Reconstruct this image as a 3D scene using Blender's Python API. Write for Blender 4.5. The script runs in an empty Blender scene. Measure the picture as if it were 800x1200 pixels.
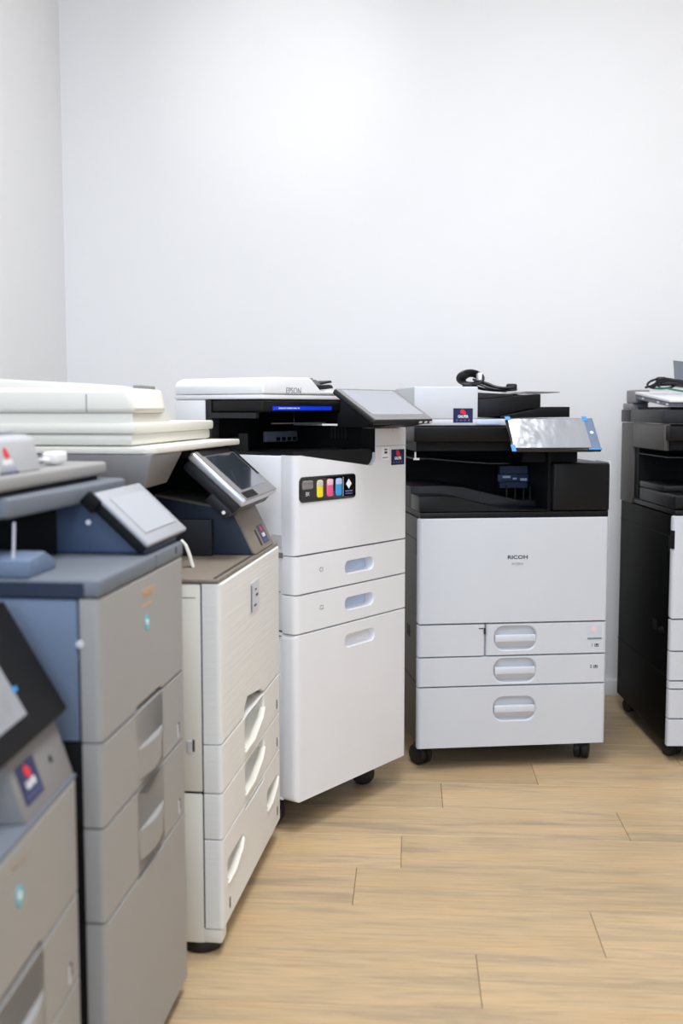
import bpy, bmesh, math, random
from mathutils import Vector, Matrix
from mathutils.geometry import tessellate_polygon

S = bpy.context.scene
COL = S.collection
R = math.radians
random.seed(7)

# ------------------------------------------------------------------ camera, world, lights, exposure
ROOM = -R(3.55)                      # the room's axes against the camera's heading
def room(x, y, z=0.0):
    c, s = math.cos(ROOM), math.sin(ROOM)
    return Vector((x*c - y*s, x*s + y*c, z))

cam_d = bpy.data.cameras.new('camera')
cam = bpy.data.objects.new('camera', cam_d); COL.objects.link(cam)
cam.location = (0, 0, 1.09)
cam.rotation_euler = (R(90) - math.atan(120/1290), 0, 0)
cam_d.sensor_fit = 'VERTICAL'; cam_d.sensor_height = 36; cam_d.lens = 1290/1200*36
cam_d.clip_start = 0.05
cam_d.dof.use_dof = True; cam_d.dof.focus_distance = 3.1; cam_d.dof.aperture_fstop = 3.0
S.camera = cam

w = bpy.data.worlds.new('daylight'); S.world = w; w.use_nodes = True
w.node_tree.nodes['Background'].inputs[0].default_value = (0.62, 0.78, 1.0, 1)
w.node_tree.nodes['Background'].inputs[1].default_value = 1.0

def area(name, loc, target, sx, sy, power, col):
    d = bpy.data.lights.new(name, 'AREA'); d.shape = 'RECTANGLE'; d.size = sx; d.size_y = sy
    d.energy = power; d.color = col
    o = bpy.data.objects.new(name, d); COL.objects.link(o); o.location = loc
    o.rotation_euler = (Vector(target) - Vector(loc)).to_track_quat('-Z', 'Y').to_euler()
    return o
# daylight through the window in the wall behind the camera
area('window_daylight', room(-0.25, -2.1, 1.65), room(-0.05, 4, 1.3), 2.0, 1.7, 50, (0.60, 0.82, 1.12))
# ceiling lamps
area('ceiling_lamp', room(0.25, 0.3, 2.94), room(0.25, 0.3, 0), 0.6, 1.2, 38, (0.965, 0.985, 1.03))
area('ceiling_lamp', room(0.12, 2.1, 2.94), room(0.12, 2.1, 0), 0.6, 1.2, 47, (0.965, 0.985, 1.03))
area('ceiling_lamp', room(0.80, 3.24, 2.94), room(0.80, 3.24, 0), 0.14, 0.14, 5.0, (0.95, 0.985, 1.06))
area('ceiling_lamp', room(2.3, 2.0, 2.94), room(2.3, 2.0, 0), 0.6, 1.2, 16, (0.965, 0.985, 1.03))
sp = bpy.data.lights.new('wall_spotlight', 'SPOT'); sp.energy = 24; sp.spot_size = R(40); sp.spot_blend = 1.0; sp.shadow_soft_size = 0.12
spo = bpy.data.objects.new('wall_spotlight', sp); COL.objects.link(spo); spo.location = room(-0.25, 2.7, 2.9)
spo.rotation_euler = (room(-0.47, 4.2, 2.36) - spo.location).to_track_quat('-Z', 'Y').to_euler()

vs = S.view_settings
S.display_settings.display_device = 'sRGB'
vs.view_transform = 'Standard'; vs.look = 'None'; vs.gamma = 1.0; vs.use_curve_mapping = False
vs.exposure = -0.14
S.cycles.max_bounces = 12; S.cycles.diffuse_bounces = 8; S.cycles.use_denoising = True

# ------------------------------------------------------------------ materials
def lin(c):
    c = c/255.0
    return c/12.92 if c <= 0.04045 else ((c+0.055)/1.055)**2.4
def rgb(r, g, b): return (lin(r), lin(g), lin(b), 1)

def nd(nt, t, **kw):
    n = nt.nodes.new(t)
    for k, v in kw.items(): setattr(n, k, v)
    return n

def plastic(name, col, rough=0.45, grain=0.03, bump=0.04, scale=900, bdist=0.001, metal=0.0, spec=0.5, ribs=0.0, coat=0.0):
    m = bpy.data.materials.new(name); m.use_nodes = True; nt = m.node_tree
    p = nt.nodes['Principled BSDF']
    tc = nd(nt, 'ShaderNodeTexCoord')
    n1 = nd(nt, 'ShaderNodeTexNoise'); n1.inputs['Scale'].default_value = 7; n1.inputs['Detail'].default_value = 4
    nt.links.new(tc.outputs['Object'], n1.inputs['Vector'])
    mx = nd(nt, 'ShaderNodeMix', data_type='RGBA')
    c = rgb(*col)
    mx.inputs[6].default_value = tuple(v*(1-grain) for v in c[:3]) + (1,)
    mx.inputs[7].default_value = tuple(min(1, v*(1+grain)) for v in c[:3]) + (1,)
    nt.links.new(n1.outputs['Fac'], mx.inputs[0]); nt.links.new(mx.outputs[2], p.inputs['Base Color'])
    p.inputs['Roughness'].default_value = rough; p.inputs['Metallic'].default_value = metal
    p.inputs['Specular IOR Level'].default_value = spec
    p.inputs['Coat Weight'].default_value = coat
    if bump or ribs:
        n2 = nd(nt, 'ShaderNodeTexNoise'); n2.inputs['Scale'].default_value = scale
        nt.links.new(tc.outputs['Object'], n2.inputs['Vector'])
        b = nd(nt, 'ShaderNodeBump'); b.inputs['Strength'].default_value = bump; b.inputs['Distance'].default_value = bdist
        nt.links.new(n2.outputs['Fac'], b.inputs['Height'])
        last = b
        if ribs:
            mp = nd(nt, 'ShaderNodeMapping'); mp.inputs['Scale'].default_value = (3.0, 3.0, 130)
            nt.links.new(tc.outputs['Object'], mp.inputs['Vector'])
            n3 = nd(nt, 'ShaderNodeTexNoise'); n3.inputs['Scale'].default_value = 1.0; n3.inputs['Detail'].default_value = 2
            nt.links.new(mp.outputs[0], n3.inputs['Vector'])
            b2 = nd(nt, 'ShaderNodeBump'); b2.inputs['Strength'].default_value = ribs; b2.inputs['Distance'].default_value = 0.002
            nt.links.new(n3.outputs['Fac'], b2.inputs['Height']); nt.links.new(b.outputs[0], b2.inputs['Normal']); last = b2
        nt.links.new(last.outputs[0], p.inputs['Normal'])
    return m

def paint(name, col, bump=0.06):
    m = plastic(name, col, rough=0.85, grain=0.012, bump=bump, scale=160, spec=0.25)
    return m

def wood(name):
    m = bpy.data.materials.new(name); m.use_nodes = True; nt = m.node_tree
    p = nt.nodes['Principled BSDF']; L = nt.links.new
    tc = nd(nt, 'ShaderNodeTexCoord'); oi = nd(nt, 'ShaderNodeObjectInfo')
    mul = nd(nt, 'ShaderNodeMath', operation='MULTIPLY'); mul.inputs[1].default_value = 53
    L(oi.outputs['Random'], mul.inputs[0])
    cb = nd(nt, 'ShaderNodeCombineXYZ'); L(mul.outputs[0], cb.inputs[0]); L(mul.outputs[0], cb.inputs[1]); L(mul.outputs[0], cb.inputs[2])
    ad = nd(nt, 'ShaderNodeVectorMath', operation='ADD'); L(tc.outputs['Object'], ad.inputs[0]); L(cb.outputs[0], ad.inputs[1])
    def noise(sx, sy, sc, det, dist=0.0):
        mp = nd(nt, 'ShaderNodeMapping'); mp.inputs['Scale'].default_value = (sx, sy, 1); L(ad.outputs[0], mp.inputs['Vector'])
        n = nd(nt, 'ShaderNodeTexNoise'); n.inputs['Scale'].default_value = sc; n.inputs['Detail'].default_value = det
        n.inputs['Distortion'].default_value = dist; n.inputs['Roughness'].default_value = 0.6
        L(mp.outputs[0], n.inputs['Vector']); return n
    broad = noise(1.0, 7.5, 2.2, 5, 0.9); grain = noise(3.2, 60, 2.2, 6, 0.5); fine = noise(5, 190, 2.5, 3)
    r1 = nd(nt, 'ShaderNodeValToRGB'); e = r1.color_ramp.elements
    e[0].position = 0.30; e[0].color = rgb(168, 149, 122); e[1].position = 0.70; e[1].color = rgb(203, 172, 128)
    k = r1.color_ramp.elements.new(0.5); k.color = rgb(194, 168, 129)
    L(broad.outputs['Fac'], r1.inputs[0])
    r2 = nd(nt, 'ShaderNodeValToRGB'); e = r2.color_ramp.elements
    e[0].position = 0.30; e[0].color = (0.76, 0.73, 0.70, 1); e[1].position = 0.62; e[1].color = (1.04, 1.03, 1.02, 1)
    L(grain.outputs['Fac'], r2.inputs[0])
    m1 = nd(nt, 'ShaderNodeMix', data_type='RGBA', blend_type='MULTIPLY'); m1.inputs[0].default_value = 0.7
    L(r1.outputs[0], m1.inputs[6]); L(r2.outputs[0], m1.inputs[7])
    r3 = nd(nt, 'ShaderNodeValToRGB'); e = r3.color_ramp.elements
    e[0].position = 0.36; e[0].color = (0.80, 0.77, 0.74, 1); e[1].position = 0.5; e[1].color = (1, 1, 1, 1)
    L(fine.outputs['Fac'], r3.inputs[0])
    m2 = nd(nt, 'ShaderNodeMix', data_type='RGBA', blend_type='MULTIPLY'); m2.inputs[0].default_value = 0.55
    L(m1.outputs[2], m2.inputs[6]); L(r3.outputs[0], m2.inputs[7])
    hv = nd(nt, 'ShaderNodeHueSaturation'); hv.inputs['Saturation'].default_value = 0.97
    mr = nd(nt, 'ShaderNodeMapRange'); mr.inputs[3].default_value = 0.92; mr.inputs[4].default_value = 1.07
    L(oi.outputs['Random'], mr.inputs[0]); L(mr.outputs[0], hv.inputs['Value']); L(m2.outputs[2], hv.inputs['Color'])
    L(hv.outputs[0], p.inputs['Base Color'])
    p.inputs['Roughness'].default_value = 0.42; p.inputs['Specular IOR Level'].default_value = 0.4
    b = nd(nt, 'ShaderNodeBump'); b.inputs['Strength'].default_value = 0.12; b.inputs['Distance'].default_value = 0.001
    L(fine.outputs['Fac'], b.inputs['Height']); L(b.outputs[0], p.inputs['Normal'])
    return m

def glass_pane(name):
    m = bpy.data.materials.new(name); m.use_nodes = True; nt = m.node_tree
    nt.nodes.remove(nt.nodes['Principled BSDF'])
    t = nd(nt, 'ShaderNodeBsdfTransparent'); g = nd(nt, 'ShaderNodeBsdfGlossy'); g.inputs['Roughness'].default_value = 0.02
    mx = nd(nt, 'ShaderNodeMixShader'); mx.inputs[0].default_value = 0.08
    nt.links.new(t.outputs[0], mx.inputs[1]); nt.links.new(g.outputs[0], mx.inputs[2])
    nt.links.new(mx.outputs[0], nt.nodes['Material Output'].inputs[0])
    return m

M = {
 'wall': paint('white wall paint', (235, 235, 235)),
 'ceil': paint('white ceiling paint', (242, 242, 242)),
 'wood': wood('light oak vinyl'),
 'joint': plastic('dark plank joint', (96, 76, 56), 0.8),
 'white': plastic('cool white plastic', (203, 207, 213), 0.42),
 'white2': plastic('office white plastic', (228, 229, 232), 0.42),
 'cream': plastic('cream plastic', (226, 224, 214), 0.48),
 'creamrib': plastic('cream ribbed plastic', (228, 228, 224), 0.5, ribs=0.35),
 'black': plastic('black plastic', (15, 15, 17), 0.4, spec=0.24),
 'char': plastic('charcoal plastic', (35, 35, 38), 0.45, spec=0.3),
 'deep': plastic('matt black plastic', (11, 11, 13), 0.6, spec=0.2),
 'brownblk': plastic('dark brown grey plastic', (74, 70, 66), 0.5),
 'kside': plastic('black side plastic', (7, 7, 8), 0.5, spec=0.06),
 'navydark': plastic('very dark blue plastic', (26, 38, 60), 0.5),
 'ink_faint': plastic('faint tan ink', (176, 164, 148), 0.5, bump=0),
 'gloss': plastic('glossy black plastic', (10, 10, 13), 0.08, bump=0, coat=0.6),
 'rubber': plastic('black caster rubber', (20, 20, 22), 0.55),
 'gray': plastic('warm grey plastic', (155, 154, 152), 0.5),
 'slate': plastic('slate grey plastic', (104, 110, 119), 0.5),
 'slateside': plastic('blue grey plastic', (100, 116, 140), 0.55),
 'midgray': plastic('mid grey plastic', (128, 126, 126), 0.48),
 'taupe': plastic('taupe grey plastic', (126, 116, 104), 0.5),
 'lightgray': plastic('light grey plastic', (206, 206, 208), 0.45),
 'navyside': plastic('dark blue plastic', (40, 58, 88), 0.5),
 'silver': plastic('silver trim', (214, 214, 220), 0.3, metal=0.6),
 'midlight': plastic('pale grey plastic', (180, 182, 186), 0.45),
 'bezelgray': plastic('bezel grey plastic', (162, 164, 169), 0.45),
 'lidgray': plastic('grey lid plastic', (150, 149, 147), 0.45),
 'screen_pale': plastic('very pale display', (172, 175, 180), 0.5, bump=0, spec=0.2),
 'screen_light': plastic('pale film covered display', (158, 161, 168), 0.25, bump=0),
 'screen_gray': plastic('grey glass display', (122, 124, 128), 0.16, bump=0, coat=0.4),
 'screen_dark': plastic('dark glass display', (58, 64, 72), 0.12, bump=0, coat=0.5),
 'film': plastic('clear wrinkled film', (146, 148, 152), 0.2, bump=0.8, scale=15, bdist=0.004, spec=0.6, coat=0.3),
 'bluetape': plastic('blue protective tape', (60, 140, 205), 0.4),
 'bluestrip': plastic('bright blue strip', (16, 60, 235), 0.3, bump=0),
 'paleblue': plastic('pale blue translucent plastic', (190, 205, 232), 0.25, bump=0),
 'navy': plastic('navy sticker', (22, 30, 78), 0.35, bump=0),
 'red': plastic('red ink', (214, 38, 58), 0.4, bump=0),
 'ink_white': plastic('white ink', (245, 245, 250), 0.4, bump=0),
 'ink_dim': plastic('pale blue ink', (96, 104, 150), 0.4, bump=0),
 'ink_dark': plastic('dark ink', (40, 42, 48), 0.5, bump=0),
 'ink_gray': plastic('grey ink', (132, 134, 140), 0.5, bump=0),
 'ink_tan': plastic('tan ink', (205, 160, 112), 0.5, bump=0),
 'yellow': plastic('yellow ink bottle', (246, 226, 20), 0.3, bump=0),
 'pink': plastic('magenta ink bottle', (238, 92, 140), 0.3, bump=0),
 'cyan': plastic('cyan ink bottle', (60, 160, 228), 0.3, bump=0),
 'teal': plastic('teal hologram', (96, 190, 210), 0.2, bump=0, metal=0.3),
 'pinkmark': plastic('pale pink mark', (236, 200, 208), 0.4, bump=0),
 'clear': plastic('clear grey window', (196, 204, 212), 0.15, bump=0),
 'green': plastic('green cord', (52, 112, 92), 0.5),
 'cord': plastic('black cord', (22, 22, 26), 0.4),
 'whitecord': plastic('white cord', (232, 232, 232), 0.4),
 'glass': glass_pane('window glass'),
}

# ------------------------------------------------------------------ mesh helpers
def box(bm, x0, x1, y0, y1, z0, z1, bev=0.0, seg=2):
    v = [bm.verts.new((x, y, z)) for x in (x0, x1) for y in (y0, y1) for z in (z0, z1)]
    fs = [bm.faces.new([v[i] for i in q]) for q in ((0,1,3,2),(4,6,7,5),(0,4,5,1),(2,3,7,6),(0,2,6,4),(1,5,7,3))]
    if bev:
        es = list({e for f in fs for e in f.edges})
        bmesh.ops.bevel(bm, geom=es, offset=bev, segments=seg, profile=0.5, affect='EDGES')

def prism(bm, pts, axis, a, b, bev=0.0, seg=2):
    def p(u, v, t):
        return {'x': (t, u, v), 'y': (u, t, v), 'z': (u, v, t)}[axis]
    A = [bm.verts.new(p(u, v, a)) for u, v in pts]; B = [bm.verts.new(p(u, v, b)) for u, v in pts]
    fs = [bm.faces.new(A), bm.faces.new(B[::-1])]
    n = len(pts)
    for i in range(n): fs.append(bm.faces.new((A[i], A[(i+1) % n], B[(i+1) % n], B[i])))
    bmesh.ops.recalc_face_normals(bm, faces=fs)
    if bev:
        es = [e for e in {e for f in fs for e in f.edges} if e.calc_face_angle(0) > 0.5]
        bmesh.ops.bevel(bm, geom=es, offset=bev, segments=seg, profile=0.5, affect='EDGES')

def rrect(x0, x1, z0, z1, r, n=6):
    out = []
    for cx, cz, a0 in ((x1-r, z1-r, 0), (x0+r, z1-r, 90), (x0+r, z0+r, 180), (x1-r, z0+r, 270)):
        for i in range(n+1):
            a = R(a0 + 90*i/n); out.append((cx + r*math.cos(a), cz + r*math.sin(a)))
    return out

def plate(bm, outer, holes, y0, y1, rx=0.003, rz=0.0015, pocket=0.025, hb=0.002, seg=4):
    """front panel in the x-z plane, front at y0; side edges rounded by rx, top and bottom by rz; holes are pockets"""
    xs = [p[0] for p in outer]; zs = [p[1] for p in outer]
    x0, x1, z0, z1 = min(xs), max(xs), min(zs), max(zs)
    def ring(t):
        a = t*math.pi/2; ix = rx*(1-math.sin(a)); iz = rz*(1-math.sin(a)); y = y0 + max(rx, rz)*(1-math.cos(a))
        return [bm.verts.new((min(max(x, x0+ix), x1-ix), y, min(max(z, z0+iz), z1-iz))) for x, z in outer]
    def bridge(A, B):
        n = len(A)
        for i in range(n): bm.faces.new((A[i], A[(i+1) % n], B[(i+1) % n], B[i]))
    rings = [ring(i/seg) for i in range(seg+1)]
    back = [bm.verts.new((x, y1, z)) for x, z in outer]
    for A, B in zip(rings, rings[1:] + [back]): bridge(A, B)
    bm.faces.new(back)
    loops = [[v for v in rings[0]]]
    for h in holes:
        cx = sum(p[0] for p in h)/len(h); cz = sum(p[1] for p in h)/len(h)
        def off(p, d):
            v = Vector((p[0]-cx, p[1]-cz)); l = v.length
            return (p[0] + v.x/l*d, p[1] + v.y/l*d)
        f = [bm.verts.new((*[q for q in (off(p, hb)[0], y0)], off(p, hb)[1])) for p in h]
        m = [bm.verts.new((p[0], y0+hb, p[1])) for p in h]
        d = [bm.verts.new((p[0], y0+pocket, p[1])) for p in h]
        bridge(f, m); bridge(m, d); bm.faces.new(d)
        loops.append(f)
    tri = tessellate_polygon([[Vector((v.co.x, v.co.z, 0)) for v in lp] for lp in loops])
    flat = [v for lp in loops for v in lp]
    for t in tri:
        try: bm.faces.new([flat[i] for i in t])
        except ValueError: pass

def tube(bm, pts, r, n=8, closed=False):
    pts = [Vector(p) for p in pts]; N = len(pts); rings = []
    up = Vector((0, 0, 1))
    prev = None
    for i, p in enumerate(pts):
        a = pts[(i-1) % N] if (closed or i > 0) else p
        b = pts[(i+1) % N] if (closed or i < N-1) else p
        t = (b-a).normalized()
        s = t.cross(up if prev is None else prev)
        if s.length < 1e-4: s = t.cross(Vector((1, 0, 0)))
        s.normalize(); u = s.cross(t).normalized(); prev = u
        rings.append([bm.verts.new(p + r*(math.cos(2*math.pi*k/n)*s + math.sin(2*math.pi*k/n)*u)) for k in range(n)])
    for i in range(N if closed else N-1):
        A, B = rings[i], rings[(i+1) % N]
        for k in range(n): bm.faces.new((A[k], A[(k+1) % n], B[(k+1) % n], B[k]))
    if not closed: bm.faces.new(rings[0]); bm.faces.new(rings[-1][::-1])

def spline(ctrl, n=8):
    c = [Vector(p) for p in ctrl]; c = [c[0]] + c + [c[-1]]; out = []
    for i in range(1, len(c)-2):
        p0, p1, p2, p3 = c[i-1:i+3]
        for k in range(n):
            t = k/n
            out.append(0.5*((2*p1) + (p2-p0)*t + (2*p0-5*p1+4*p2-p3)*t*t + (3*p1-p0-3*p2+p3)*t**3))
    out.append(c[-2]); return out

def cyl(bm, c, ax, r, h, n=20, bev=0.0):
    ax = Vector(ax).normalized(); q = ax.to_track_quat('Z', 'Y'); c = Vector(c)
    A = [bm.verts.new(c + q @ Vector((r*math.cos(2*math.pi*i/n), r*math.sin(2*math.pi*i/n), -h/2))) for i in range(n)]
    B = [bm.verts.new(c + q @ Vector((r*math.cos(2*math.pi*i/n), r*math.sin(2*math.pi*i/n), h/2))) for i in range(n)]
    fs = [bm.faces.new(A[::-1]), bm.faces.new(B)]
    for i in range(n): fs.append(bm.faces.new((A[i], A[(i+1) % n], B[(i+1) % n], B[i])))
    if bev:
        bmesh.ops.bevel(bm, geom=list(fs[0].edges)+list(fs[1].edges), offset=bev, segments=2, profile=0.5, affect='EDGES')

def obj(name, bm, mat, parent=None, mtx=None, label=None, sharp=32):
    bmesh.ops.recalc_face_normals(bm, faces=bm.faces)
    me = bpy.data.meshes.new(name); bm.to_mesh(me); bm.free()
    me.polygons.foreach_set('use_smooth', [True]*len(me.polygons)); me.set_sharp_from_angle(angle=R(sharp))
    me.materials.append(M[mat])
    o = bpy.data.objects.new(name, me); COL.objects.link(o)
    if parent: o.parent = parent
    if mtx is not None: o.matrix_basis = mtx
    if label: o['label'] = label
    return o

def P(name, mat, parent, *shapes, label=None, mtx=None, sharp=32):
    """one part from several shapes; each shape = (function, args...)"""
    bm = bmesh.new()
    for sh in shapes:
        kw = {}
        a = list(sh[1:])
        if a and isinstance(a[-1], dict): kw = a.pop()
        sh[0](bm, *a, **kw)
    return obj(name, bm, mat, parent, mtx, label, sharp)

def thing(name, label, cat, x, y, th=0.0, group=None, z=0.0):
    o = bpy.data.objects.new(name, None); COL.objects.link(o); o.empty_display_size = 0.1
    o.location = (x, y, z); o.rotation_euler = (0, 0, th); o['label'] = label; o['category'] = cat
    if group: o['group'] = group
    return o

def frame(o, u, v):
    u = Vector(u).normalized(); v = Vector(v).normalized(); n = u.cross(v).normalized(); v = n.cross(u)
    m = Matrix((u, v, n)).transposed().to_4x4(); m.translation = Vector(o); return m
def front(x, z, y=0.0): return frame((x, y, z), (1, 0, 0), (0, 0, 1))

def text(name, s, size, mat, parent, mtx, sx=1.0, bold=0.0, spacing=1.0, label=None):
    c = bpy.data.curves.new('t', 'FONT'); c.body = s; c.size = size; c.align_x = 'CENTER'; c.align_y = 'CENTER'
    c.offset = bold; c.extrude = 0.0002; c.space_character = spacing; c.resolution_u = 3
    o = bpy.data.objects.new('t', c); COL.objects.link(o)
    dg = bpy.context.evaluated_depsgraph_get(); dg.update()
    me = bpy.data.meshes.new_from_object(o.evaluated_get(dg)); me.name = name
    bpy.data.objects.remove(o); bpy.data.curves.remove(c)
    me.materials.clear(); me.materials.append(M[mat]); me.transform(Matrix.Diagonal((sx, 1, 1, 1)))
    o = bpy.data.objects.new(name, me); COL.objects.link(o); o.parent = parent; o.matrix_basis = mtx
    if label: o['label'] = label
    return o

def caster(parent, x, y, h, axis=(1, 0.25, 0)):
    r = min(0.034, h*0.46)
    ax = Vector(axis).normalized()
    c = Vector((x, y, 0)); f = Vector((-ax.y, ax.x, 0))*r*0.45
    hub = c + f
    sh = [(cyl, (hub.x, hub.y, r*1.45), ax, r*0.98, 0.014, 16, 0.003), (cyl, (x, y, (h + r*1.6)/2), (0, 0, 1), 0.014, h - r*1.6 + 0.012, 12), (cyl, (x, y, h-0.004), (0, 0, 1), 0.03, 0.012, 16)]
    k = P('caster', 'black', parent, *sh)
    P('wheel', 'rubber', k, *[(cyl, tuple(hub + ax*s*0.0115 + Vector((0, 0, r))), ax, r, 0.0215, 20, 0.004) for s in (-1, 1)])
    return k

def sticker(parent, mtx, wd, ht):
    s = P('sticker', 'navy', parent, (box, -wd/2, wd/2, -ht/2, ht/2, 0, 0.0006), mtx=mtx, label='navy sticker with red emblem and white lettering')
    a = wd*0.13
    hexa = lambda cx, cy, k: [(cx + a*k*math.cos(R(30+60*i)), cy + a*k*math.sin(R(30+60*i))*1.05) for i in range(6)]
    P('emblem', 'red', s, (prism, hexa(-wd*0.03, ht*0.27, 1.0), 'z', 0.0004, 0.0010), (prism, hexa(wd*0.07, ht*0.18, 0.72), 'z', 0.0004, 0.0011))
    text('lettering', 'GALPER', ht*0.27, 'ink_white', s, Matrix.Translation((0, -ht*0.08, 0.0009)), sx=wd*0.60/(ht*0.27*4.0), bold=ht*0.006)
    sh = []
    for i in range(4):
        cx = wd*(-0.31 + 0.205*i); cy = -ht*0.33
        sh += [(box, cx-wd*0.045, cx+wd*0.045, cy-ht*0.06, cy+ht*0.015, 0.0004, 0.0009), (box, cx-wd*0.02, cx+wd*0.02, cy+ht*0.03, cy+ht*0.085, 0.0004, 0.0009)]
    P('icon_row', 'ink_dim', s, *sh)
    return s

def tablet(parent, x0, x1, yb, zb, yt, zt, thick, body, disp, bez, mtx_yaw=0.0, bez_mat=None, label=None, name='control_panel'):
    """tilted touch panel: bottom edge at (yb, zb), top edge at (yt, zt)"""
    u = (math.cos(mtx_yaw), math.sin(mtx_yaw), 0)
    m = frame((x0, yb, zb), u, (0, yt-yb, zt-zb)); W = x1-x0; H = math.hypot(yt-yb, zt-zb)
    p = P(name, body, parent, (box, 0, W, 0, H, -thick, 0, min(0.006, thick*0.4), 3), mtx=m, label=label)
    if bez_mat:
        P('bezel', bez_mat, p, (box, 0.003, W-0.003, 0.003, H-0.003, -0.001, 0.0012, 0.0005, 1))
    l, r, b, t = bez
    P('display', disp, p, (box, l, W-r, b, H-t, 0.0, 0.0020, 0.0004, 1))
    return p, W, H

# ------------------------------------------------------------------ room
XL, XR, YF, YB, HC = -1.32, 4.6, -2.25, 4.2, 3.0
def struct(name, mat, *shapes, parent=None):
    o = P(name, mat, parent, *shapes)
    if parent is None:
        o.rotation_euler = (0, 0, ROOM)
    o['kind'] = 'structure'
    return o
floor = struct('floor', 'joint', (box, XL, XR, YF, YB, -0.10, -0.0025))
struct('wall_left', 'wall', (box, XL-0.12, XL, YF-0.12, YB+0.12, -0.10, HC))
struct('wall_back', 'wall', (box, XL, XR, YB, YB+0.12, -0.10, HC))
struct('wall_right', 'wall', (box, XR, XR+0.12, YF-0.12, YB+0.12, -0.10, HC))
struct('wall_front', 'wall', (box, XL, XR, YF-0.12, YF, -0.10, 0.75), (box, XL, XR, YF-0.12, YF, 2.55, HC),
       (box, XL, -1.25, YF-0.12, YF, 0.75, 2.55), (box, 0.75, XR, YF-0.12, YF, 0.75, 2.55))
struct('ceiling', 'ceil', (box, XL-0.12, XR+0.12, YF-0.12, YB+0.12, HC, HC+0.1))
win = struct('window_1', 'white2', (box, -1.25, 0.75, YF-0.10, YF-0.04, 0.75, 0.81), (box, -1.25, 0.75, YF-0.10, YF-0.04, 2.49, 2.55),
             (box, -1.25, -1.19, YF-0.10, YF-0.04, 0.81, 2.49), (box, 0.69, 0.75, YF-0.10, YF-0.04, 0.81, 2.49), (box, -0.28, -0.22, YF-0.10, YF-0.04, 0.81, 2.49))
P('pane', 'glass', win, (box, -1.19, -0.28, YF-0.075, YF-0.07, 0.81, 2.49))
P('pane', 'glass', win, (box, -0.22, 0.69, YF-0.075, YF-0.07, 0.81, 2.49))
struct('baseboard_back', 'white2', (box, XL+0.012, XR, YB-0.012, YB, 0, 0.06, 0.002))
struct('baseboard_left', 'white2', (box, XL, XL+0.012, YF, YB, 0, 0.06, 0.002))

# floor planks, each one a piece of its own; joints stand where the photo shows them
PW, PL = 0.2035, 1.22
known = {0: 0.138, 1: 0.397, 2: -0.121, 3: -0.0155, 4: 0.565, 5: 0.096}
plank_meshes = {}
def plank_mesh(L, W):
    k = (round(L, 4), round(W, 4))
    if k not in plank_meshes:
        bm = bmesh.new(); g = 0.0006; b = 0.0007
        v0 = [bm.verts.new(p) for p in ((g, g, -0.0025), (L-g, g, -0.0025), (L-g, W-g, -0.0025), (g, W-g, -0.0025))]
        v1 = [bm.verts.new(p) for p in ((g, g, -b), (L-g, g, -b), (L-g, W-g, -b), (g, W-g, -b))]
        v2 = [bm.verts.new(p) for p in ((g+b, g+b, 0), (L-g-b, g+b, 0), (L-g-b, W-g-b, 0), (g+b, W-g-b, 0))]
        for A, B in ((v0, v1), (v1, v2)):
            for i in range(4): bm.faces.new((A[i], A[(i+1) % 4], B[(i+1) % 4], B[i]))
        bm.faces.new(v2)
        me = bpy.data.meshes.new('plank'); bm.to_mesh(me); bm.free(); me.materials.append(M['wood']); plank_meshes[k] = me
    return plank_meshes[k]
row0 = math.ceil((YF - 1.931)/PW) - 1
for k in range(row0, 13):
    y0 = max(1.931 + k*PW, YF); y1 = min(1.931 + (k+1)*PW, YB)
    if y1 - y0 < 0.01: continue
    j = known.get(k, random.uniform(-0.6, 0.6)); x = j - PL*math.ceil((j-XL)/PL)
    while x < XR:
        a = max(x, XL); b = min(x+PL, XR)
        if b-a > 0.01:
            o = bpy.data.objects.new('plank', plank_mesh(b-a, y1-y0)); COL.objects.link(o)
            o.parent = floor; o.location = (a, y0, 0)
        x += PL

# ================================================================== machines (local axes: x along the front, y to the back, z up)
# ------------------------------------------------------------------ white and black copier facing the camera, and its twin at the right
def bar_handle(drawer, x0, x1, zt, hgt):
    z = zt
    P('handle', 'white', drawer, (prism, [(-0.002, z-0.004), (0.0, z), (0.0155, z), (0.0155, z-hgt), (0.012, z-hgt), (0.002, z-hgt*0.62), (-0.002, z-hgt*0.5)], 'x', x0, x1, 0.0012))

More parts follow.
